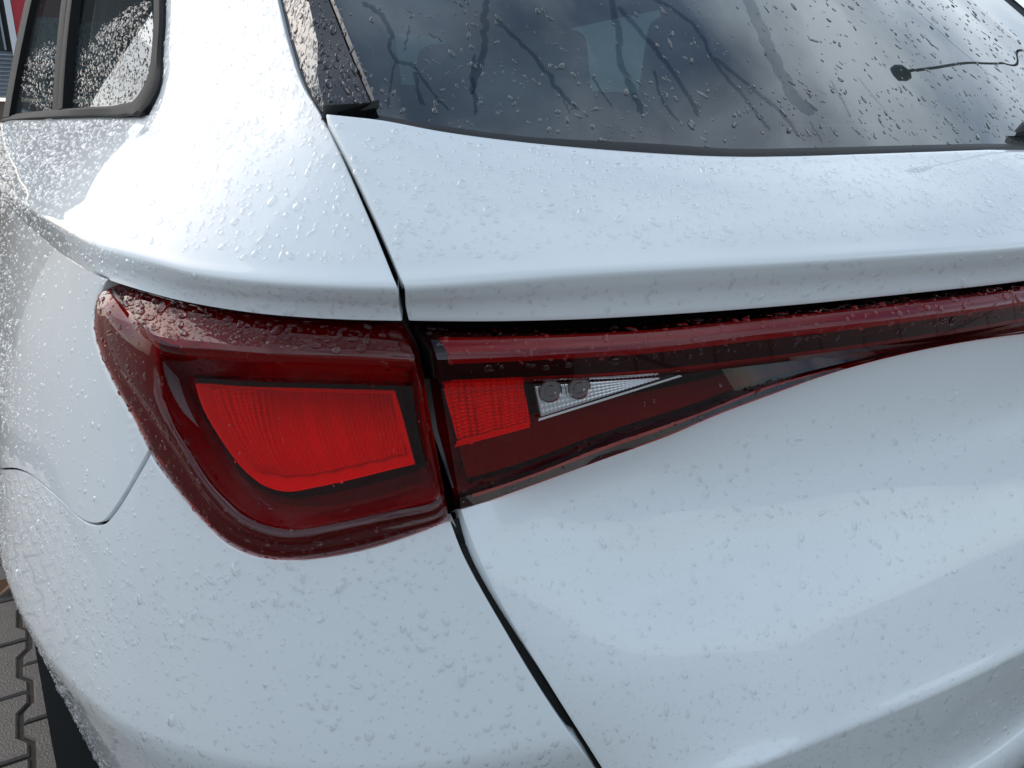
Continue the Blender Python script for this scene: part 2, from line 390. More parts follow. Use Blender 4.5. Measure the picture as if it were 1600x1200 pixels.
tL = np.array([k[2] for k in LBk]); _lb = hermite(np.array([(s_of_y(k[0]), k[1]) for k in LBk]), tL, vv); sL, zL = _lb[:, 0], _lb[:, 1]
uu = np.linspace(0, 1, NU)
S2 = sL[:, None]*(1-uu)+sR[:, None]*uu; Z2 = zL[:, None]*(1-uu)+zR[:, None]*uu
top = np.interp(S2[0], sU, zU)-Z2[0]
Z2 = Z2+top[None, :]*((1-vv)[:, None]**6)
def Esurf(v, u):
    """v,u arrays of the same shape -> points"""
    fv = v*(NV-1); fu = u*(NU-1); i = np.clip(fv.astype(int), 0, NV-2); j = np.clip(fu.astype(int), 0, NU-2); a = fv-i; b = fu-j
    bl = lambda T: (T[i, j]*(1-b)+T[i, j+1]*b)*(1-a)+(T[i+1, j]*(1-b)+T[i+1, j+1]*b)*a
    s, z = bl(S2).ravel(), bl(Z2).ravel()
    return Gpt(s, oE(s, z), z).reshape(*v.shape, 3)
# bumper seam
seam_px = [(30, 732), (60, 751), (85, 771), (105, 790), (122, 807), (138, 817), (152, 820), (166, 815), (180, 800), (200, 765), (218, 733), (234, 704)]
sv = []
for px, py in seam_px:
    q = hit(px, py, oE); s, _ = gnear(q[:1], q[1:2]); d = (S2-s[0])**2+(Z2-q[2])**2
    i, j = divmod(int(d.argmin()), NU); i = min(max(i, 1), NV-2); j = min(max(j, 1), NU-2); best = None
    for fi in np.linspace(-1, 1, 21):
        for fj in np.linspace(-1, 1, 21):
            i0, j0 = (i-1, fi+1) if fi < 0 else (i, fi), (j-1, fj+1) if fj < 0 else (j, fj)
            (a_, ta), (b_, tb) = i0, j0
            sc = (S2[a_, b_]*(1-tb)+S2[a_, b_+1]*tb)*(1-ta)+(S2[a_+1, b_]*(1-tb)+S2[a_+1, b_+1]*tb)*ta
            zc = (Z2[a_, b_]*(1-tb)+Z2[a_, b_+1]*tb)*(1-ta)+(Z2[a_+1, b_]*(1-tb)+Z2[a_+1, b_+1]*tb)*ta
            e_ = (sc-s[0])**2+(zc-q[2])**2
            if best is None or e_ < best[0]: best = (e_, (b_+tb)/(NU-1), (a_+ta)/(NV-1))
    sv.append(best[1:])
vend = float(np.interp(1, [0, 1], [0, tR[8]*.5+tR[9]*.5]))
sv = [(0.0, .418), (.35, .412)]+[k for k in sorted(sv) if .36 < k[0] < .985]+[(1.0, sv[-1][1])]
SEAM_DEBUG = sv
SZ = []
for px, py in [seam_px[k] for k in (1, 3, 4, 5, 6, 7, 8, 9, 11)]:
    q = hit(px, py, oE); s_, _ = gnear(q[:1], q[1:2]); SZ.append((s_[0], q[2]))
SZ = np.array(sorted(SZ)); SZ = np.concatenate([SZ[SZ[:, 0] < s_of_y(.62)], [[s_of_y(.72), .690], [s_of_y(.86), .700], [s_of_y(2.3), .712]]])
def zseam(s_):
    o = np.interp(s_, SZ[:, 0], SZ[:, 1]); k = (s_ > SZ[0, 0]) & (s_ < SZ[-1, 0]); o = np.array(o)
    o[k] = hermite(SZ[:, 1:2], SZ[:, 0], s_[k])[:, 0]; return o
nu = 220; u1 = np.linspace(0, 1, nu); vsm = np.zeros(nu); vf = np.linspace(0.05, .7, 1500)
for k in range(nu):
    fj = u1[k]*(NU-1); j0 = min(int(fj), NU-2); b_ = fj-j0
    sc = np.interp(vf, vv, S2[:, j0]*(1-b_)+S2[:, j0+1]*b_); zc = np.interp(vf, vv, Z2[:, j0]*(1-b_)+Z2[:, j0+1]*b_)
    f_ = zc-zseam(sc); m_ = np.where((f_[:-1] > 0) & (f_[1:] <= 0))[0]
    vsm[k] = vf[m_[0]]+(vf[1]-vf[0])*f_[m_[0]]/(f_[m_[0]]-f_[m_[0]+1]) if len(m_) else vsm[k-1]
SG = .0022/np.maximum(np.linalg.norm(Esurf(vsm[None, :]+.01, u1[None, :])-Esurf(vsm[None, :]-.01, u1[None, :]), axis=2)[0]/.02, .05)
nq, nb = 90, 150
vq = np.linspace(0, 1, nq)[:, None]*(vsm-SG)[None, :]
EQ = Esurf(vq, np.broadcast_to(u1, vq.shape))
vb = (vsm+SG)[None, :]+np.linspace(0, 1, nb)[:, None]*(1-vsm-SG)[None, :]
EB = Esurf(vb, np.broadcast_to(u1, vb.shape))
EQ[0] = resample(qU[:N1+1], nu)
SEAMFL = [(0.0004, 0.0003), (0.0007, 0.001), (0.0008, 0.007)]
ARCH = [(.0, .0006), (.0, .003), (.0, .022)]
qm.grid(flanged(flanged(flanged(EQ, 'L', ARCH, (1, .1, 0)), 'B', SEAMFL), 'R'))
quarter = qm.build('quarter_panel', M['paint'], car)
bumper = mesh_obj('bumper', *(lambda A: (A.reshape(-1, 3), grid_faces(*A.shape[:2])))(flanged(flanged(flanged(EB, 'L', ARCH, (1, .1, 0)), 'T', SEAMFL), 'R')), M['paint'], car)

# ------------------------------------------------------------------ tailgate, lower part
bk = [([(722, 797, -.010), (760, 785, -.0135), (825, 761), (937, 720), (1050, 678), (1112, 651), (1210, 614), (1285, 588), (1375, 562), (1600, 523)], -.0175),
      ([(734, 830, -.003), (790, 808, -.013), (850, 785, -.021), (937, 753), (1100, 695), (1250, 638), (1400, 606), (1600, 570)], -.0245),
      ([(748, 866, .002), (800, 843, -.009), (870, 815, -.019), (1020, 766), (1200, 728), (1400, 686), (1600, 640)], -.0245),
      ([(770, 913, .007), (830, 892, -.003), (910, 866, -.012), (1050, 828), (1220, 790), (1400, 745), (1600, 690)], -.0165),
      ([(803, 974, .012), (870, 953, .005), (960, 926, -.0015), (1200, 868), (1400, 815), (1600, 758)], -.0035),
      ([(867, 1080, .019), (1000, 1040, .021), (1100, 1010), (1300, 950), (1600, 862)], .022),
      ([(964, 1236, .0265), (1060, 1205, .041), (1180, 1170), (1400, 1082), (1590, 1006)], .052),
      ([(978, 1260, .029), (1070, 1230, .045), (1180, 1196), (1300, 1149), (1450, 1089), (1590, 1032)], .0575),
      ([(983, 1268, .027), (1075, 1238, .0435), (1180, 1204), (1300, 1157), (1450, 1097), (1590, 1040)], .0560),
      ([(1020, 1352, .006), (1120, 1322, .016), (1300, 1268), (1500, 1190), (1590, 1154)], .030),
      ([(1023, 1360, .008), (1124, 1330, .019), (1300, 1276), (1500, 1198), (1590, 1162)], .0325),
      ([(1066, 1460, -.006), (1180, 1425, .010), (1350, 1372), (1590, 1275)], .020)]
bR = np.array([resample(rail(k, o), MT) for k, o in bk])
for r_, zc in ((9, .406), (10, .402), (11, .31)): bR[r_][:, 2] = zc+.012*(-bR[r_][:, 0]/.45)
for r_ in range(3, 9):
    x_ = bR[r_][:, 0]; z_ = bR[r_][:, 2]; o_ = np.argsort(x_); z2 = np.interp(-.2, x_[o_], z_[o_]); sl_ = (z2-np.interp(-.25, x_[o_], z_[o_]))/.05
    t_ = np.clip((x_+.2)/.2, 0, 1); bR[r_][:, 2] = np.where(x_ > -.2, z2+sl_*.2*(t_-t_*t_/2), z_)
TL = vloft(bR, [5, 5, 5, 6, 8, 10, 4, 3, 8, 3, 6])
tgl = mesh_obj('tailgate_lower_panel', *(lambda A: (A.reshape(-1, 3), grid_faces(*A.shape[:2])))(flanged(flanged(TL, 'LB'), 'T', [(0.0004, 0.0004), (0.0004, 0.0015), (-.001, 0.010)], (0, 1, -.25))), M['paint'], car)

# ------------------------------------------------------------------ black backing added behind the shut lines, gap shade put into its colour
vd = Mesh()
ss = np.linspace(0, s_of_y(.60), 70); zz = np.linspace(.30, .955, 20)
vd.grid(np.array([Gpt(ss, np.minimum(oE(ss, np.full_like(ss, z)), 0)-.060, z) for z in zz]))
vd.build('gap_shade_shell', M['void'], car)
ch = Mesh()
ch.grid(np.array([TG[0]+np.array([0, .020, -.022]), TG[0]+np.array([0, .065, -.030]), TG[0]+np.array([0, .10, .0])]))
gl_ = TG[:, 0]; ch.grid(np.array([gl_+np.array([-.006, .030, -.012]), gl_+np.array([.012, .028, -.012])]))
pr = C2[:nD+1, -1]; ch.grid(np.array([pr+np.array([-.004, .03, -.016]), pr+np.array([.05, .025, -.02])]))
def by_z(c_, zz_):
    k = np.argsort(c_[:, 2]); return np.stack([np.interp(zz_, c_[k, 2], c_[k, 0]), np.interp(zz_, c_[k, 2], c_[k, 1]), zz_], 1)
zg = np.linspace(.34, .79, 50); e1_, e2_ = by_z(EB[nb//3:, -1], zg), by_z(TL[:, 0], zg)
ch.grid(np.array([e1_+np.array([.0, .011, 0]), e2_+np.array([0, .011, 0])]))
ch.build('gap_shade_strips', M['void'], car)  # near-black ribbons filling the gaps, their colour stands in for shade

# ------------------------------------------------------------------ corner tail lamp
def oD(d): return lambda s, z: oE(s, z, False)+d
def loop(top, right, bottom, left, d, n=(60, 26, 50, 60), dtop=None):
    """four sides TL>TR, TR>BR, BR>BL, BL>TL (pixel knots, corners shared)"""
    sides = []
    for k, sd_ in enumerate((top, right, bottom, left)):
        pts = []
        for (px, py) in sd_:
            dd = d
            if dtop is not None:
                f = (np.clip((476-py)/36, 0, 1) if k == 3 else np.clip((600-py)/80, 0, 1)) if k != 0 else np.clip((px-165)/60, .0, 1)*.0+1.0
                dd = d*(1-f)+dtop*f
            pts.append(hit(px, py, oD(dd)))
        sides.append(resample(pts, n[k]))
    return sides
def ring(sides): return np.concatenate([s[:-1] for s in sides])
L0 = loop([(168, 440), (220, 455), (280, 471), (340, 483), (400, 491), (480, 499), (540, 502), (629, 506)],
          [(629, 506), (652, 548), (664, 600), (674, 660), (688, 735), (700, 800)],
          [(700, 800), (695, 813), (640, 834), (560, 858), (480, 872), (440, 874), (408, 870), (354, 846)],
          [(354, 846), (322, 818), (282, 770), (246, 722), (226, 686), (210, 654), (192, 622), (174, 586), (158, 547), (149, 508), (152, 480), (162, 447), (168, 440)], -.001, dtop=-.013)
L1 = loop([(176, 452), (222, 463), (280, 479), (340, 491), (400, 499), (480, 507), (540, 510), (626, 515)],
          [(626, 515), (648, 550), (658, 600), (669, 660), (683, 735), (694, 788)],
          [(694, 788), (688, 793), (600, 817), (520, 837), (470, 847), (448, 846), (410, 840), (378, 829)],
          [(378, 829), (344, 804), (312, 768), (280, 716), (240, 656), (216, 620), (184, 572), (166, 522), (164, 490), (168, 462), (176, 452)], .007, dtop=-.009)
L2 = loop([(240, 533), (258, 541), (344, 549), (440, 556), (540, 559), (648, 562)],
          [(648, 562), (655, 600), (664, 650), (677, 730), (689, 776)],
          [(689, 776), (684, 784), (600, 805), (528, 821), (480, 831), (452, 834), (400, 822)],
          [(400, 822), (368, 803), (344, 779), (320, 751), (288, 699), (260, 651), (245, 608), (240, 570), (240, 533)], .012, dtop=.016)
L3 = loop([(274, 592), (300, 591), (400, 596), (540, 600), (644, 603)],
          [(644, 603), (650, 650), (664, 720), (674, 748)],
          [(674, 748), (670, 756), (640, 767), (560, 789), (500, 799), (460, 799), (424, 793)],
          [(424, 793), (392, 775), (360, 743), (328, 695), (296, 643), (280, 612), (274, 592)], -.008)
L4 = loop([(311, 600), (330, 601), (369, 605), (480, 609), (540, 610), (613, 611)],
          [(613, 611), (630, 665), (646, 722)],
          [(646, 722), (610, 730), (570, 740), (495, 757), (444, 764), (408, 752)],
          [(408, 752), (381, 728), (351, 686), (321, 632), (311, 600)], -.016)
L5 = loop([(330, 606), (345, 606), (400, 609), (480, 613), (540, 614), (610, 616)],
          [(610, 616), (622, 660), (634, 707)],
          [(634, 707), (570, 722), (495, 738), (450, 741), (418, 735)],
          [(418, 735), (396, 721), (360, 673), (338, 628), (330, 606)], -.026)
def inward(pts, d):
    s, _ = gnear(pts[:, 0], pts[:, 1]); n = np.stack([np.interp(s, GS, GN[:, 0]), np.interp(s, GS, GN[:, 1]), 0*s], 1)
    return pts-n*d
def coons(sides, nu_, nv_):
    t, r, b, l_ = sides; b = b[::-1]; l_ = l_[::-1]
    t = resample(t, nu_); b = resample(b, nu_); r = resample(r, nv_); l_ = resample(l_, nv_)
    u = np.linspace(0, 1, nu_)[None, :, None]; v = np.linspace(0, 1, nv_)[:, None, None]
    return (1-v)*t[None]+v*b[None]+(1-u)*l_[:, None]+u*r[:, None]-((1-u)*(1-v)*t[0]+u*(1-v)*t[-1]+(1-u)*v*b[0]+u*v*b[-1])
R0, R1, R2, R3, R4, R5 = [ring(x) for x in (L0, L1, L2, L3, L4, L5)]
def crown(a, b, d): return lerp(a, b, .5)+(lerp(a, b, .5)-inward(lerp(a, b, .5), 1))*d
lampring = vloft(np.array([inward(R0, .0025), inward(R0, .001), R0, crown(R0, R1, .003), near(R1, R0, .003), near(R1, R2, .003), crown(R1, R2, .002), near(R2, R1, .0025), near(R2, R3, .0025), crown(R2, R3, .0), R3]), [1, 1, 3, 3, 2, 3, 3, 2, 3, 3])
housing = Mesh(); housing.grid(np.array([inward(R0, .025), inward(R0, .0026), inward(near(R0, R1, .002), .0026), inward(R1, .003), inward(R2, .0058)]), True)
lamp = housing.build('tail_lamp', M['housing'], car, label='outer tail lamp on the body corner')
ln = Mesh(); ln.grid(lampring, True); PANE = coons(L3, 70, 34); ln.grid(PANE)
lens = ln.build('lens', M['lens'], lamp, sharp=28)
gd = Mesh(); gd.grid(np.array([inward(R2, .0054), inward(lerp(R2, R3, .45), .009), inward(R3, .009)]), True); gd.build('light_guide', M['guide'], lamp)
bz = Mesh(); bz.grid(np.array([inward(R3, .0095), inward(lerp(R3, R4, .4), .010), inward(R4, .0008)]), True); bz.build('bezel', M['bezel'], lamp)
rm = Mesh(); rm.grid(np.array([R4, inward(near(R4, R5, .0022), -.0008), lerp(R4, R5, .35), lerp(R4, R5, .75), R5, inward(R5, .042)]), True); rm.build('reflector_rim', M['refl_rim'], lamp)
rg = Mesh(); rg.grid(np.array([inward(near(R4, R3, .0022), .0004), inward(near(R4, R3, .0016), -.0012), inward(R4, -.0012), inward(near(R4, R5, .0006), .0004)]), True); rg.build('reflector_edge', M['refl_rim'], lamp)
NRU, NRV = 330, 90
RF = coons(L5, NRU, NRV); u = np.linspace(0, 1, NRU)[None, :]; v = np.linspace(0, 1, NRV)[:, None]
NR = gnormals(RF); rib = np.abs(np.sin(u*math.pi*41))**0.8*.0034+np.abs(np.sin(v*math.pi*26))**0.7*(.0003+.0011*np.clip(1-u*3.2, 0, 1)+.0009*np.clip((v-.72)*4, 0, 1))+.007*np.abs(((u*6) % 1)-.5)+.034*(v-1)*np.clip(u*4, 0.15, 1)
rf = Mesh(); rf.grid(RF+NR*rib[..., None]-NR*.001); rf.build('reflector', M['refl'], lamp, sharp=0)
# upper light bar seen under the lens crown
lb = Mesh(); q0 = inward(L2[0], .0048); q1 = inward(lerp(L2[0], L3[0], .38), .0065)
lb.grid(np.array([q0[6:], q1[6:]])); lb.build('light_bar', M['bar'], lamp)

# ------------------------------------------------------------------ lamp on the tailgate
tk = {0: ([(657, 511), (800, 513), (1000, 507), (1161, 493), (1375, 470), (1600, 445)], -.023),
      1: ([(683, 557), (862, 549), (1000, 540), (1087, 531), (1161, 521), (1375, 497), (1600, 467)], -.002),
      2: ([(687, 600), (825, 594), (1012, 584), (1162, 567), (1375, 539), (1600, 503)], -.012),
      3: ([(689, 607), (825, 600), (1012, 590), (1162, 573), (1375, 546), (1600, 509)], -.028),
      4: ([(716, 770), (825, 737), (937, 692), (1087, 640), (1200, 598), (1319, 567), (1412, 549), (1600, 516)], -.024),
      5: ([(718, 778), (825, 744), (937, 700), (1087, 648), (1200, 604), (1319, 573), (1412, 553), (1600, 519)], -.0155),
      6: ([(720, 797), (825, 761), (937, 720), (1050, 679), (1112, 652), (1210, 615), (1285, 588), (1375, 562), (1600, 523)], -.0135)}
T = {k: resample(rail(*v_), MT) for k, v_ in tk.items()}
tl_rows = [T[0]+np.array([0, .003, .0]), T[0], lerp(T[0], T[1], .55)+np.array([0, -.0025, .0025]), near(T[1], T[0], .003), near(T[1], T[2], .003), lerp(T[1], T[2], .6), T[2], T[3], lerp(T[3], T[4], .5), T[4], T[5], T[6], T[6]+np.array([0, .003, 0])]
TLG = np.array(tl_rows)
def endcap(A): return np.concatenate([(A[:, :1]+np.array([.004, .030, 0])), A[:, :1]+np.array([.0, .0015, 0]), A], 1)
hs = Mesh()
hrows = [T[0]+np.array([0, .03, 0]), T[0]+np.array([0, .0031, 0]), T[0]+np.array([0, .010, -.004]), T[1]+np.array([0, .011, 0]), T[2]+np.array([0, .009, .001]), T[3]+np.array([0, .028, 0]), lerp(T[3], T[4], .5)+np.array([0, .03, 0]), T[4]+np.array([0, .010, 0]), lerp(T[4], T[6], .8)+np.array([0, .008, 0]), T[6]+np.array([0, .0031, 0]), T[6]+np.array([0, .03, 0])]
hs.grid(endcap(np.array(hrows)))
tlamp = hs.build('tailgate_lamp', M['bezel'], car, label='tapering tailgate lamp with clear reversing light')
le = Mesh(); le.grid(endcap(TLG)); tlens = le.build('lens', M['lens'], tlamp, sharp=28)
gb = Mesh(); gb.grid(np.array([lerp(T[0], T[1], .45), lerp(T[0], T[1], 1.0), lerp(T[1], T[2], .40)])[:, 3:]+np.array([0, .0085, 0])); gb.build('light_bar', M['bar'], tlamp)
gb = Mesh(); gb.grid(np.array([lerp(T[2], T[3], -.25)+np.array([0, .006, 0]), T[3]+np.array([0, .004, 0])])[:, 3:]); gb.build('light_strip', M['refl'], tlamp)
gb = Mesh(); gb.grid(np.array([lerp(T[5], T[6], .10)+np.array([0, .002, 0]), lerp(T[5], T[6], .42)+np.array([0, .0025, 0])])[:, 3:]); gb.build('lower_light_strip', M['bar'], tlamp)
gb = Mesh(); gb.grid(np.array([lerp(T[3], T[4], .45)+np.array([0, .016, 0]), lerp(T[3], T[4], .92)+np.array([0, .006, 0])])[:, 3:158]); gb.build('inner_panel', M['housing'], tlamp)
def quad(px4, o, nu_, nv_):
    a, b, c_, d_ = [hit(x, y, o) for x, y in px4]
    return coons([np.array([a, lerp(a, b, .5), b]), np.array([b, lerp(b, c_, .5), c_]), np.array([c_, lerp(c_, d_, .5), d_]), np.array([d_, lerp(d_, a, .5), a])], nu_, nv_)
A = quad([(690, 596), (816, 590), (826, 660), (714, 690)], -.041, 150, 60); NA = gnormals(A)
u = np.linspace(0, 1, 150)[None, :]; v = np.linspace(0, 1, 60)[:, None]
A = A+NA*(np.abs(np.sin(u*math.pi*12+v*3))**.7*.002+np.abs(np.sin(v*math.pi*16))**.6*.0012+.008*(v-.8)+.006*np.abs(((u*3) % 1)-.5))[..., None]
w_ = Mesh(); w_.grid(A); w_.build('reflector', M['refl'], tlamp, sharp=0)
w_ = Mesh(); w_.grid(quad([(714, 689), (826, 659), (828, 668), (710, 699)], -.030, 20, 4)); w_.build('reflector_rim', M['refl_rim'], tlamp)
# clear reversing light, set just in front of the red lens
A = quad([(835, 603), (1030, 589), (1030, 591), (845, 650)], -.0265, 120, 40); NA = gnormals(A)
u = np.linspace(0, 1, 120)[None, :]; v = np.linspace(0, 1, 40)[:, None]
A = A+NA*(np.abs(np.sin(u*math.pi*30))**.6*.0016+np.abs(np.sin(v*math.pi*5))**.6*.0003)[..., None]
w_ = Mesh(); w_.grid(A); rev = w_.build('reversing_light', M['chrome'], tlamp, sharp=0)
w_ = Mesh(); w_.grid(quad([(833, 600), (1060, 585), (1060, 588), (842, 655)], -.0225, 20, 8)); w_.build('clear_cover', M['lens_clear'], rev)
w_ = Mesh(); w_.grid(quad([(842, 654), (1062, 586), (1066, 588), (841, 658)], -.0215, 40, 4)); w_.build('chrome_edge', M['chrome'], rev)
for cx, cy_, rr in ((860, 611, .0090), (905, 606, .0090)):
    c0 = hit(cx, cy_, -.0236); s0, _ = gnear(c0[:1], c0[1:2]); tx = np.array([np.interp(s0[0], GS, GN[:, 1])*-1, np.interp(s0[0], GS, GN[:, 0]), 0]); tx = tx/np.linalg.norm(tx); nx_ = np.array([np.interp(s0[0], GS, GN[:, 0]), np.interp(s0[0], GS, GN[:, 1]), 0]); uz = np.array([0, 0, 1.0])
    aa = np.arange(36)*2*math.pi/36; b_ = Mesh()
    prof = [(1.0, .0004), (.95, .0012), (.88, .0004), (.86, .0002), (.5, .0001), (.47, .0006), (.42, .0001), (.0001, .0002)]
    b_.grid(np.array([[c0+tx*math.cos(a)*rr*p*(1+(.02 if i % 2 else 0))+uz*math.sin(a)*rr*p+nx_*h_ for i, a in enumerate(aa)] for p, h_ in prof]), True)
    b_.build('bulb_socket', M['socket'], rev)

# ------------------------------------------------------------------ rear window, its seal and the gloss black blade beside it
g0 = resample(rail([(592, 184), (640, 193), (692, 201), (805, 216), (1030, 229), (1150, 236.5), (1262, 235), (1375, 232), (1488, 229), (1600, 226)], -.098), 120)
gt = np.linspace(0, .46, 40); xn = g0[:, 0]/.582
GLS = np.array([g0+np.stack([-xn*(.03*t), .74*t+0*xn, .70*t-.16*t*t+0*xn], 1) for t in gt])
glass = mesh_obj('rear_window', GLS.reshape(-1, 3), grid_faces(*GLS.shape[:2]), M['glass'], car)
sl = Mesh(); b0 = resample(a0[8:], 120); g1 = g0
sl.grid(np.array([g1+np.array([0, .004, .003]), g1+np.array([0, -.0015, .0002]), lerp(g1, b0, .5)+np.array([0, .0, -.0006]), lerp(g1, b0, .9)+np.array([0, .002, -.004]), lerp(g1, b0, .9)+np.array([0, .012, -.016])]))
sl.build('window_seal', M['rubber'], car)
ge = GLS[:, 0]                                     # left edge of the glass, bottom to top
we = C2[:nD+1, -1][::-1]                           # white pillar edge, bottom to top
kb = 40; fr = np.linspace(0, 1, kb)
wL = resample(we, 200); zb = np.linspace(1.0765, 1.33, kb)
wl_ = np.stack([np.interp(zb, wL[:, 2], wL[:, k]) for k in range(3)], 1)
gl2 = np.stack([np.interp(zb+.004, ge[:, 2], ge[:, k]) for k in range(3)], 1)
f1 = np.interp(zb, [1.0765, 1.12, 1.17, 1.33], [.06, .42, .54, .58])[:, None]
BL = np.stack([wl_+np.array([.003, .004, 0]), wl_+np.array([.0045, -.001, 0]), wl_*(1-f1)+gl2*f1+np.array([-.003, -.016, .004]), lerp(wl_, gl2, .86)+np.array([0, -.008, .003]), lerp(wl_, gl2, .865)+np.array([0, -.0045, .002]), lerp(wl_, gl2, .97)+np.array([0, -.006, .003]), lerp(wl_, gl2, .99)+np.array([.001, .004, 0])], 1)
bd = Mesh(); bd.grid(BL); bb = BL[0]; bd.grid(np.array([bb, bb+np.array([0, .012, -.012])]))
blade = bd.build('pillar_blade', M['gloss_black'], car, sharp=25)
ft = Mesh(); ft.grid(np.array([lerp(BL[0, 1], BL[0, 5], t)+np.array(w) for t in np.linspace(-.05, 1.05, 12) for w in ((0, -.002, .001), (0, -.001, -.004), (0, .010, -.008))]).reshape(12, 3, 3).transpose(1, 0, 2))
ft.build('blade_foot_seal', M['rubber'], car)
# pillar gap seal
sg = Mesh(); sg.grid(np.stack([wl_+np.array([-.0005, .003, 0]), wl_+np.array([.0035, .003, 0])], 1)); sg.build('pillar_seal', M['rubber'], car)

# ------------------------------------------------------------------ side windows
so = [(2, 190, 1.46), (73, 185, 1.0), (150, 182, .72), (205, 181, .535), (226, 175, .484), (243, 153, .481), (252, 130, .487), (254, 88, .513), (258, 35, .538), (258, 0, .556), (256, -100, .612), (245, -220, .687), (235, -300, .747)]
si = [(21, 178, 1.44), (77, 172, 1.0), (140, 167, .74), (190, 162, .58), (214, 151, .525), (229, 124, .515), (236, 88, .535), (240, 35, .556), (240, 0, .575), (238, -100, .63), (228, -220, .70), (218, -300, .76)]
A_, B_ = resample([P(*k) for k in so], 110), resample([P(*k) for k in si], 110)
OUTW = np.array([-.9, -.25, .1])
sm = Mesh(); sm.grid(np.array([A_-OUTW*.004, A_+OUTW*.002, lerp(A_, B_, .15)+OUTW*.0045, lerp(A_, B_, .75)+OUTW*.003, B_, B_-OUTW*.006])); sm.build('side_window_seal', M['trim'], car)
def side_patch(bl, br, tl, tr, n=20):
    a, b, c_, d_ = P(*tl), P(*tr), P(*br), P(*bl)
    u = np.linspace(0, 1, n)[None, :, None]; v = np.linspace(0, 1, n)[:, None, None]
    G_ = (1-v)*((1-u)*a+u*b)+v*((1-u)*d_+u*c_); return G_+OUTW*(.012*4*(v*(1-v)))
w_ = Mesh(); w_.grid(side_patch((100, 178, .93), (250, 165, .50), (190, -300, 1.0), (235, -300, .775))-OUTW*.004); qgl = w_.build('quarter_window', M['side_glass'], car)
QG = side_patch((104, 170, .93), (228, 158, .50), (150, -20, .99), (240, -20, .585))-OUTW*.0035
w_ = Mesh(); w_.grid(side_patch((15, 180, 1.43), (95, 172, .94), (140, -300, 1.38), (185, -300, 1.02))-OUTW*.004); dgl = w_.build('door_window', M['side_glass'], car)
DG = side_patch((22, 177, 1.41), (90, 171, .955), (80, -20, 1.36), (135, -20, 1.0))-OUTW*.0035
def bar(k0, k1, w0, w1, th, nm, m_, steps=14):
    a, b = P(*k0), P(*k1); t = np.linspace(0, 1, steps)[:, None]; c_ = a*(1-t)+b*t+OUTW*(.012*4*t*(1-t)); d0 = np.array([0.12, -1, 0])/1.007
    wv = (w0*(1-t)+w1*t); x = Mesh()
    x.grid(np.stack([c_-d0*wv-OUTW*.008, c_-d0*wv+OUTW*th, c_-d0*wv*.8+OUTW*(th+.001), c_+d0*wv*.8+OUTW*(th+.001), c_+d0*wv+OUTW*th, c_+d0*wv-OUTW*.008], 1))
    return x.build(nm, m_, car)
bar((91, 173, .955), (165, -300, 1.03), .022, .020, .004, 'window_divider', M['trim'])
bar((100, 171, .915), (178, -300, .995), .016, .016, .005, 'pillar_trim', M['trim'])
bar((16, 184, 1.44), (140, -300, 1.35), .045, .045, .008, 'door_frame', M['trim'])

# ------------------------------------------------------------------ wheel
YW, ZW, RT = .862, .318, .318
wh = Mesh(); aa = np.arange(120)*2*math.pi/120
prof = [(-.868, .215), (-.888, .235), (-.893, .275), (-.886, .302), (-.872, .313), (-.85, .3165), (-.78, .318), (-.71, .3165), (-.69, .308), (-.678, .28), (-.68, .22)]
pts = []
for k, (x, r_) in enumerate(prof):
    row = []
    for i, a in enumerate(aa):
        rr = r_-(.0075 if (r_ > .306 and i % 4 == 0) else 0); row.append((x, YW+rr*math.cos(a), ZW+rr*math.sin(a)))
    pts.append(row)
wh.grid(np.array(pts), True); wheel_t = wh.build('tyre', M['tyre'], car)
ri = Mesh(); ri.grid(np.array([[(x, YW+r_*math.cos(a), ZW+r_*math.sin(a)) for a in aa] for x, r_ in [(-.868, .216), (-.872, .205), (-.85, .195), (-.80, .19), (-.76, .06), (-.76, .001)]]), True)
for k in range(5):
    for dlt in (-.13, .13):
        a = k*2*math.pi/5+dlt+.3; R = np.array([[1, 0, 0], [0, math.cos(a), -math.sin(a)], [0, math.sin(a), math.cos(a)]])
        ri.box(np.array([-.853, YW, ZW])+R @ np.array([0, .11, 0]), (.03, .18, .026), R)
ri.build('wheel_rim', M['alloy'], car)
ar = Mesh(); ta = np.linspace(-.15*math.pi, 1.15*math.pi, 50)
ar.grid(np.array([[(x, YW+.372*math.cos(a), ZW+.372*math.sin(a)) for a in ta] for x in (-.895, -.86, -.66, -.62)])); ar.build('wheel_arch_liner', M['void'], car)
# door flank ahead of the wheel
dq = []
for z in np.linspace(.30, .74, 20):
    half = math.sqrt(max(.375**2-(z-ZW)**2, 0)); sa = np.linspace(s_of_y(max(YW+half, 1.235)), s_of_y(2.2), 30); dq.append(Gpt(sa, np.interp(z, zq, OSs)-.003, z))
w_ = Mesh(); w_.grid(np.array(dq)); w_.build('door_panel', M['paint'], car)

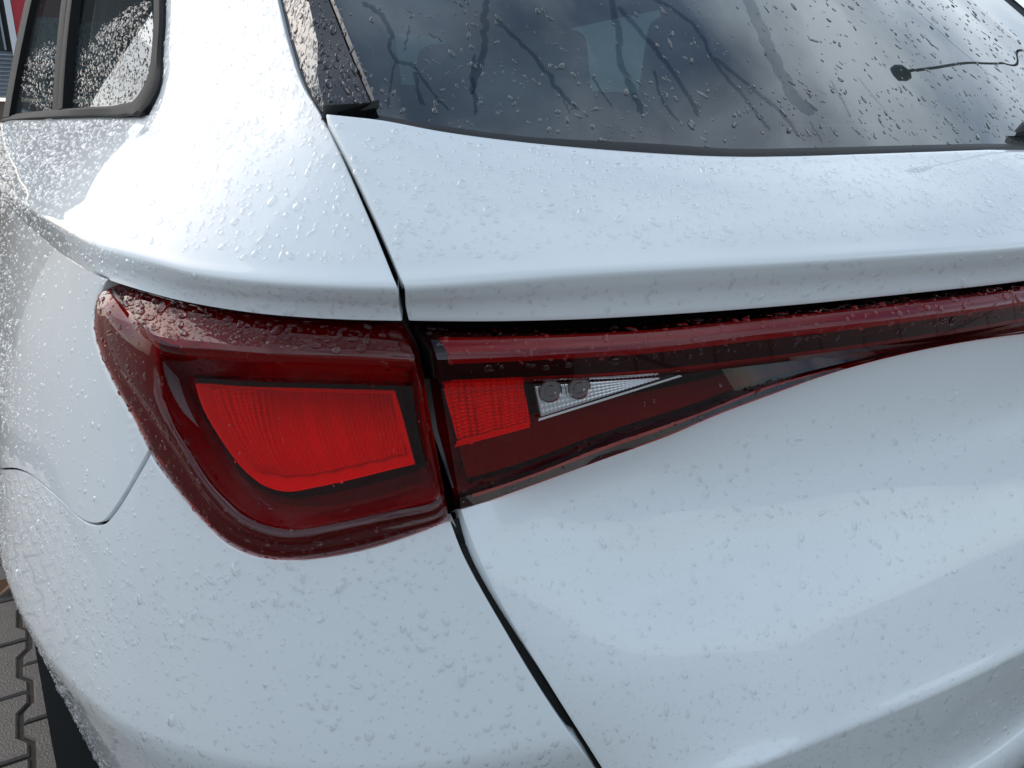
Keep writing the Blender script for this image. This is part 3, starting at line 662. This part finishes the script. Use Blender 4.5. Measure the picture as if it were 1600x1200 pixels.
# ------------------------------------------------------------------ roof and cabin
rt = []
for x in np.linspace(-.66, 0, 14):
    k = (x/.66)**2; rt.append([(x, y, 1.452-.05*k*k-.03*((y-1.4)/1.0)**2-(.0 if y > .6 else .02)) for y in np.linspace(.50, 2.3, 20)])
w_ = Mesh(); w_.grid(np.array(rt)); roof = w_.build('roof', M['paint'], car)
w_ = Mesh(); w_.grid(np.array(rt)-np.array([0, -.02, .03])); w_.build('headlining', M['cabin'], car)
cb = Mesh(); cb.grid(np.array([[(x, y, z) for x in np.linspace(-.60, 0, 8)] for y, z in ((.20, 1.00), (.32, 1.015), (.75, 1.02), (.80, .80))])); cb.build('parcel_shelf', M['cabin'], car)
cw = Mesh(); cw.grid(np.array([[(x+.035, y, z) for y, x in ((.30, -.60), (.55, -.67), (.95, -.74), (2.2, -.80))] for z, x_ in ((.5, 0), (1.055, 0))])); cw.build('cabin_side_trim', M['cabin'], car)
M['screen'] = clear_sheet('windscreen_glass', (0.42, 0.56, 0.56), f0=0.06)
w_ = Mesh(); w_.grid(np.array([[(x, y-.12*(x/.66)**2, z) for x in np.linspace(-.68, 0, 10)] for y, z in ((2.24, 1.40), (2.85, 1.02))])); w_.build('windscreen', M['screen'], car)
w_ = Mesh(); w_.grid(np.array([[(x, y, z) for x in np.linspace(-.80, 0, 10)] for y, z in ((2.2, .60), (2.25, 1.0), (2.75, 1.03), (3.2, .95), (3.7, .85), (3.75, .3))])); w_.build('front_body', M['paint'], car)
def cushion(name, c, d, m_, par):
    b_ = bmesh.new(); bmesh.ops.create_cube(b_, size=1)
    for v in b_.verts: v.co = Vector((v.co.x*d[0]*(1-.12*(v.co.z > 0)), v.co.y*d[1]*(1-.2*(v.co.z > 0)), v.co.z*d[2]))
    bmesh.ops.bevel(b_, geom=b_.edges[:], offset=min(d)*.32, segments=4, affect='EDGES', profile=.6)
    me = bpy.data.meshes.new(name); b_.to_mesh(me); b_.free(); me.materials.append(m_)
    for p in me.polygons: p.use_smooth = True
    o = bpy.data.objects.new(name, me); o.location = c; return link(o, par)
seatb = cushion('rear_seat_back', (-.36, .92, .86), (.66, .16, .56), M['fabric'], car)
hr1 = cushion('headrest', (-.40, .93, 1.20), (.26, .10, .17), M['fabric'], car)
hr2 = cushion('headrest', (-.0, .93, 1.18), (.22, .10, .13), M['fabric'], car)
sf = cushion('front_seat_back', (-.38, 1.75, .95), (.50, .16, .70), M['fabric'], car)
hf = cushion('headrest', (-.38, 1.78, 1.33), (.26, .10, .19), M['fabric'], car)

# the right-hand half of the car
for o in [c for c in list(car.children)]:
    if o.name.startswith('headrest.001'): continue
    m_ = mirror(o, car)
    m_.location.x = -o.location.x
    for ch_ in list(o.children):
        c2 = ch_.copy(); scn.collection.objects.link(c2); c2.parent = m_
#RAIN
# ------------------------------------------------------------------ wiper and rain
wp = Mesh(); ws = np.linspace(.080, .47, 24); wy = np.interp(ws, g0[:, 0], g0[:, 1])
wy = np.array([np.interp(-abs(x), g0[:, 0], g0[:, 1]) for x in ws]); wz = np.array([np.interp(-abs(x), g0[:, 0], g0[:, 2]) for x in ws])
tpz = np.interp(ws, [.08, .10, .47], [.25, 1, 1])
sec = [(.0, .000), (-.006, .002), (-.010, .010), (-.006, .018), (.002, .016)]
wp.grid(np.array([[(x, y_+.010+dy*t, z_+.010+dz*t) for dy, dz in sec] for x, y_, z_, t in zip(ws, wy, wz, tpz)])); wp.build('wiper_blade', M['rubber'], car)

def cam_px(A):
    d = A-CAM; z = d @ FW; return np.stack([800+FPX*(d @ RGT)/z, 600-FPX*(d @ UP)/z], -1)
def fall_side(q): return 1.0
inview = lambda A: None
# shelf of the tailgate: round beads of mixed size and fine ones between
vis = lambda q: 1.0 if (lambda c: -60 < c[0] < 1800 and -80 < c[1] < 1300)(cam_px(q)) else 0.0
def whole(A, k):
    B = A[:, ::-1][:, 1:k].copy(); B[..., 0] *= -1; return np.concatenate([A, B], 1)
shelf = whole(TG[1:26], 40); face = whole(TG[31:-1], 40); GLF = whole(GLS, 80); TLF = whole(TL, 30)
drops(shelf, 1050, lognorm(.0036, .42, .0018, .0085), tg, elong=1.3, h=.20, accept=vis)
drops(shelf, 2600, lognorm(.0013, .30, .0007, .0020), tg, elong=1.2, h=.22, seg=8, rings=2, accept=vis)
drops(face, 260, lognorm(.0026, .4, .0012, .0055), tg, elong=1.2, fall=.9, h=.26, accept=vis)
# rear pillar and shelf of the quarter panel
CS = C2[14:nD+26]
drops(CS, 1150, lognorm(.0034, .40, .0016, .0075), quarter, elong=1.5, fall=.25, h=.22, accept=vis)
drops(CS, 2400, lognorm(.0013, .3, .0007, .002), quarter, elong=1.2, h=.24, seg=8, rings=2, accept=vis)
near_side = lambda q: vis(q)*(1.0 if q[1] < 1.6 else 0.0)
drops(C1[1:26], 2300, lognorm(.0026, .35, .0013, .0055), quarter, elong=1.35, h=.22, seg=8, rings=2, accept=near_side, gap=.8)
drops(C2[31+nD:-1], 160, lognorm(.0024, .4, .0012, .005), quarter, fall=.9, h=.26, accept=vis)
drops(C1[26:-1], 700, lognorm(.0026, .35, .0013, .0055), quarter, elong=1.35, h=.22, seg=8, rings=2, accept=near_side, gap=.8)
def mist(q):
    c = cam_px(q); return vis(q)*float(np.interp(c[0], [120, 420, 760, 1000], [1, .75, .30, .25]))*(q[1] < 1.3)
drops(EQ[1:-1], 3800, lognorm(.0021, .38, .0010, .0050), quarter, elong=1.25, fall=.3, h=.23, seg=8, rings=2, accept=mist, gap=.85)
drops(EB[1:-1, 2:-2], 5600, lognorm(.0018, .40, .0009, .0042), bumper, elong=1.25, fall=.35, h=.23, seg=8, rings=2, accept=mist, gap=.9)
bigb = lambda q: vis(q)*float(np.interp(cam_px(q)[0], [250, 520, 800], [.1, .7, 1.0]))
drops(EB[2:-2, 2:-2], 520, lognorm(.0040, .40, .0022, .0085), bumper, elong=1.25, fall=.6, h=.26, accept=bigb)
# tailgate below the lamp: fine beads with a few runs
drops(TLF[6:-2], 1300, lognorm(.0030, .42, .0016, .0070), tgl, elong=1.2, fall=.8, h=.27, accept=vis)
drops(TLF[4:-2], 5200, lognorm(.0013, .32, .0007, .0022), tgl, elong=1.2, fall=.3, h=.28, seg=8, rings=2, accept=vis)
low = lambda q: vis(q)*(1.0 if cam_px(q)[1] > 1060 else 0)
drops(TLF[30:-2], 500, lognorm(.0018, .3, .001, .003), tgl, fall=1.2, h=.3, seg=8, rings=2, accept=low)
# lamps
LR = np.concatenate([lampring[2:], lampring[2:, :1]], 1)
topz = lambda q: float(np.interp(cam_px(q)[1], [470, 560, 600, 780, 800], [1, 1, .25, .35, 1]))
drops(LR[:14, :60], 300, lognorm(.0032, .55, .0012, .0090), lens, elong=1.5, h=.32)
drops(LR[:14, 60:], 430, lognorm(.0021, .40, .0010, .0040), lens, elong=1.3, h=.26)
drops(LR[:14], 900, lognorm(.0011, .3, .0006, .0018), lens, h=.28, seg=8, rings=2)
drops(LR[14:], 180, lognorm(.0018, .45, .0009, .0045), lens, elong=1.4, fall=.5, h=.26)
drops(PANE, 40, lognorm(.0013, .4, .0007, .003), lens, h=.26)
TB = vloft(np.array(tl_rows[1:6]), 5); TW = vloft(np.array(tl_rows[8:12]), 5)
drops(TB, 330, lognorm(.0026, .5, .0010, .0065), tlens, elong=1.35, h=.27, accept=vis)
drops(TB, 350, lognorm(.0011, .3, .0006, .0018), tlens, h=.28, seg=8, rings=2, accept=vis)
drops(TW, 170, lognorm(.0018, .5, .0009, .0048), tlens, fall=.5, h=.27, accept=vis)
# windows and blade
drops(GLF[1:26], 950, lognorm(.0026, .45, .0011, .0060), glass, elong=1.7, fall=.7, h=.20, accept=vis)
drops(GLF[0:8], 420, lognorm(.0022, .4, .0010, .0050), glass, elong=1.6, fall=.6, h=.20, accept=vis)
BLs = vloft(BL.transpose(1, 0, 2)[1:6], 5)
drops(BLs, 330, lognorm(.0026, .42, .0012, .0055), blade, elong=1.7, fall=.4, h=.24, accept=vis)
drops(QG, 1500, lognorm(.0022, .4, .0010, .0045), qgl, h=.28, seg=8, rings=2, gap=.9)
drops(DG, 900, lognorm(.0024, .4, .0010, .0045), dgl, h=.28, seg=8, rings=2, gap=.9)
# water that has run down the rear window
GD = vloft(GLF[:30], 3); GDp = cam_px(GD); GDn = gnormals(GD)
def on_glass(px, py):
    d = (GDp[..., 0]-px)**2+(GDp[..., 1]-py)**2; k = np.argsort(d.ravel())[:4]; w = 1/(d.ravel()[k]+.5)
    return (GD.reshape(-1, 3)[k]*w[:, None]).sum(0)/w.sum(), GDn.reshape(-1, 3)[k[0]]
RUNS = [([(565, 5), (600, 30), (612, 55), (606, 64), (622, 96), (648, 104), (650, 130), (665, 166)], 6), ([(648, 104), (662, 125), (680, 150), (702, 173)], 4), ([(762, -5), (755, 40), (757, 75), (746, 108), (738, 146)], 10), ([(742, 85), (738, 120), (742, 148), (743, 180)], 6),
        ([(775, 30), (815, 70), (850, 105), (872, 140), (905, 171)], 6), ([(955, -5), (966, 56), (970, 97), (989, 142), (1002, 178)], 10), ([(966, 11), (1000, 49), (1037, 94), (1075, 150), (1092, 182)], 7),
        ([(1015, -5), (1094, 52), (1112, 90), (1161, 150), (1203, 204)], 5), ([(1116, 90), (1176, 139), (1225, 180), (1248, 214)], 5), ([(1165, -5), (1185, 35), (1210, 90), (1240, 150), (1272, 178)], 17), ([(1412, -5), (1490, 68), (1577, 139)], 2), ([(1300, 127), (1330, 184)], 2.5), ([(617, 100), (610, 135), (606, 169)], 3), ([(640, 40), (632, 80)], 3), ([(925, 120), (945, 150), (958, 168)], 3.5), ([(1022, 110), (1040, 165), (1062, 190)], 4), ([(1265, 190), (1285, 222)], 3), ([(1340, 120), (1390, 180)], 2), ([(880, 155), (892, 180)], 3)]
for pts, w in RUNS:
    K = np.array([(*p, 0) for p in pts], float); n_ = max(24, int(chord(K, 1.0)[-1]/3)); K = resample(K, n_)
    K[1:-1, 0] += np.convolve(rng.normal(0, min(w, 6)*.45, n_), np.ones(4)/4, 'same')[1:-1]
    wd = w*.5*(0.75+0.5*np.convolve(rng.random(n_), np.ones(7)/7, 'same'))*np.interp(np.arange(n_), [0, 1, n_-3, n_-1], [.8, 1, 1, .35])
    tn = np.gradient(K, axis=0); tn /= np.linalg.norm(tn, axis=1)[:, None]; nr = np.stack([-tn[:, 1], tn[:, 0]], 1)
    rows = []
    for f, hgt in ((-1, .0003), (-.4, .0003), (.4, .0003), (1, .0003)):
        row = []
        for k in range(n_):
            q, nn = on_glass(*(K[k, :2]+nr[k]*wd[k]*f)); row.append(q+nn*hgt)
        rows.append(row)
    rr_ = np.array(rows); x = Mesh(); x.grid(rr_); x.build('water_run', M['film'], glass, sharp=0)
#GROUND
# ------------------------------------------------------------------ paving, leaf, hut and sign beyond the car
def ground_mat():
    m, n, l = mat('paving_far'); b = n['Principled BSDF']; t = n.new('ShaderNodeTexCoord'); br = n.new('ShaderNodeTexBrick')
    br.inputs['Scale'].default_value = 1; br.inputs['Brick Width'].default_value = .2; br.inputs['Row Height'].default_value = .14; br.inputs['Mortar Size'].default_value = .006
    br.inputs['Color1'].default_value = (.135, .12, .105, 1); br.inputs['Color2'].default_value = (.165, .15, .13, 1); br.inputs['Mortar'].default_value = (.07, .062, .054, 1)
    l.new(t.outputs['Object'], br.inputs['Vector']); l.new(br.outputs['Color'], b.inputs['Base Color']); b.inputs['Roughness'].default_value = .7
    return m
M['far'] = ground_mat()
M['paver'] = principled('concrete_paver', (.075, .064, .054), rough=.38, var=.35, vscale=18, bump=.8, bscale=260)
M['sand'] = principled('joint_sand', (.045, .036, .028), rough=.9, var=.4, vscale=60)
gs = Mesh(); gs.grid(np.array([[(x, y, -.012) for x in (-400, 400)] for y in (-400, 400)], float)); ground = gs.build('ground', M['far'], None, kind='structure')
pv = Mesh(); pv.grid(np.array([[(x, y, -.0015) for x in (-2.8, -.3)] for y in (-.6, 3.6)], float)); paving = pv.build('paving_bed', M['sand'], None, kind='structure')
W_, w__, H_ = .158, .122, .1
def prof(sc, dz):
    j = .0045; a = [(W_/2-j, H_-j), (W_/2-j, .063), (w__/2-j, .037), (w__/2-j, -.037), (W_/2-j, -.063), (W_/2-j, -H_+j)]
    p = a+[(-x, y) for x, y in a[::-1]]; return [(x-math.copysign(sc, x), y-(math.copysign(sc, y) if abs(y) > .09 else 0), dz) for x, y in p]
pm = Mesh(); Vp = prof(0, -.03)+prof(0, -.004)+prof(.004, 0); nP = 12
pm.add(Vp, [(r*nP+i, r*nP+(i+1) % nP, (r+1)*nP+(i+1) % nP, (r+1)*nP+i) for r in range(2) for i in range(nP)]+[(24+0, 24+1, 24+10, 24+11), (24+1, 24+2, 24+9, 24+10), (24+2, 24+3, 24+8, 24+9), (24+3, 24+4, 24+7, 24+8), (24+4, 24+5, 24+6, 24+7)])
first = None
for i in range(12):
    for j in range(17):
        x, y = -2.45+i*.14, -.30+j*.2+(.1 if i % 2 else 0)+.055
        if first is None: first = pm.build('paver', M['paver'], paving, sharp=20); o = first
        else: o = first.copy(); scn.collection.objects.link(o); o.parent = paving
        o.location = (x, y, .004+random.uniform(-.0015, .0015)); o.rotation_euler = (random.uniform(-.006, .006), random.uniform(-.006, .006), random.uniform(-.006, .006))
M['leaf'] = principled('dead_leaf', (.16, .075, .03), rough=.7, var=.4, vscale=90)
lf = Mesh(); ll = np.linspace(0, 1, 12); lf.grid(np.array([[(-.03+.075*t, s_*.022*math.sin(math.pi*min(1, t*1.02))**.8, .010+.012*abs(s_)*math.sin(math.pi*t)+.006*t) for t in ll] for s_ in (-1, -.5, 0, .5, 1)]))
leaf = lf.build('fallen_leaf', M['leaf'], None, label='brown dead leaf lying on the paving beside the car', cat='leaf'); leaf.location = (-1.02, 1.70, .0); leaf.rotation_euler = (0, 0, 1.0)
# hut
M['dark_wall'] = principled('dark_green_wall', (.010, .018, .017), rough=.5)
M['corr'] = principled('corrugated_steel', (.42, .46, .50), rough=.45, metal=.3, var=.15, vscale=12)
M['brown'] = principled('brown_boards', (.17, .125, .095), rough=.7, var=.3, vscale=14)
hut = empty('hut', (-.5, 6.3, 0), label='hut with dark wall above grey corrugated steel band and brown boards', cat='hut')
def put(me, name, m_, par):
    o = me.build(name, m_, par); o.matrix_parent_inverse = par.matrix_world.inverted() if False else o.matrix_parent_inverse; o.location = tuple(-np.array(par.location)); return o
x = Mesh(); x.box((-.6, 6.35, 2.2), (4, .06, 1.2)); put(x, 'wall', M['dark_wall'], hut)
zz = np.linspace(1.306, 1.60, 90); x = Mesh(); x.grid(np.array([[(xx, 6.28-.012*math.sin((z-1.306)*2*math.pi/.0265), z) for xx in np.linspace(-2.6, 1.4, 4)] for z in zz])); put(x, 'corrugated_panel', M['corr'], hut)
for k in range(9):
    x = Mesh(); x.box((-.6, 6.33+.004*(k % 2), 1.215-.148*k), (4, .03, .140)); put(x, 'board', M['brown'], hut)
x = Mesh(); x.box((-.795, 6.30, 1.95), (.012, .03, .68)); put(x, 'trim_strip', M['corr'], hut)
# sign
M['sign_white'] = principled('sign_white', (.66, .65, .66), rough=.5); M['sign_red'] = principled('sign_red', (.42, .012, .022), rough=.45)
M['sign_pic'] = principled('sign_picture', (.50, .60, .64), rough=.5, var=.35, vscale=5)
sgn = empty('advertising_sign', (-.40, 6.0, 0), label='red poster board in a white frame standing before the hut', cat='sign')
for nm, c_, d_ in (('frame_side', (-.742, 6.0, 1.95), (.036, .03, .94)), ('frame_side', (.06, 6.0, 1.95), (.036, .03, .94)), ('frame_bottom', (-.341, 6.0, 1.492), (.766, .03, .030)), ('frame_top', (-.341, 6.0, 2.408), (.766, .03, .030))):
    x = Mesh(); x.box(c_, d_); put(x, nm, M['sign_white'], sgn)
x = Mesh(); x.box((-.341, 6.006, 1.95), (.760, .012, .90)); red = put(x, 'poster', M['sign_red'], sgn)
x = Mesh(); x.box((-.345, 5.996, 1.66), (.66, .006, .27)); pic = put(x, 'picture', M['sign_pic'], sgn)
for xx in (-.62, -.06):
    x = Mesh(); x.box((xx, 6.03, .74), (.04, .03, 1.48)); put(x, 'leg', M['sign_white'], sgn)
tcv = bpy.data.curves.new('t', 'FONT'); tcv.body = 'SS'; tcv.size = .095; tcv.extrude = .002
to = bpy.data.objects.new('t', tcv); scn.collection.objects.link(to); bpy.context.view_layer.update()
tm = bpy.data.meshes.new_from_object(to.evaluated_get(bpy.context.evaluated_depsgraph_get())); bpy.data.objects.remove(to)
tm.materials.append(M['sign_white']); to = bpy.data.objects.new('lettering', tm); link(to, sgn); to.rotation_euler = (math.pi/2, 0, 0); to.location = (-.638+.40, -.006, 1.85)

# street lamp behind the photographer: only its reflection shows, in the rear window and on the wet paint
def mirror_dir(px, py):
    q, nn = on_glass(px, py); d = q-CAM; d = d/np.linalg.norm(d); nn = nn if nn.dot(d) < 0 else -nn
    r = d-2*d.dot(nn)*nn; return q, r/np.linalg.norm(r)
qh, rh = mirror_dir(1412, 112); qa, ra = mirror_dir(1590, 99)
M['lamp_post'] = principled('dark_green_steel', (.012, .022, .016), rough=.4)
hd = qh+rh*(5.6/max(rh[2], .2)*.82); ad = qa+ra*((hd[2]-qa[2])/max(ra[2], .2))
slp = empty('street_lamp', (0, 0, 0), label='street lamp with dark green head on a long arm mirrored in the rear window', cat='street lamp')
ax = (ad-hd); ax[2] = 0; La = np.linalg.norm(ax); ax = ax/La; px_ = np.array([-ax[1], ax[0], 0]); end = hd+ax*max(La*3.2, 3.0)
def tube(a, b, r0, r1, n=14, k=8):
    a, b = np.array(a, float), np.array(b, float); d = (b-a)/np.linalg.norm(b-a); e = np.cross(d, [0, 0, 1.0]) if abs(d[2]) < .9 else np.cross(d, [1.0, 0, 0]); e /= np.linalg.norm(e); f = np.cross(d, e)
    return np.array([[a*(1-t)+b*t+(e*math.cos(q)+f*math.sin(q))*(r0*(1-t)+r1*t) for q in np.arange(n)*2*math.pi/n] for t in np.linspace(0, 1, k)])
x = Mesh(); x.grid(tube((end[0], end[1], 0), end+np.array([0, 0, .3]), .075, .045), True); x.build('pole', M['lamp_post'], slp)
x = Mesh(); x.grid(tube(end+np.array([0, 0, .05]), hd, .032, .024), True); x.build('arm', M['lamp_post'], slp)
x = Mesh(); sec = [(-.34, .03, .02), (-.30, .10, .05), (-.10, .13, .07), (.12, .11, .07), (.22, .05, .04), (.26, .02, .02)]
x.grid(np.array([[hd+ax*t+px_*w*math.cos(q)+np.array([0, 0, 1])*h_*math.sin(q) for q in np.arange(18)*2*math.pi/18] for t, w, h_ in sec]), True); x.build('lamp_head', M['lamp_post'], slp)
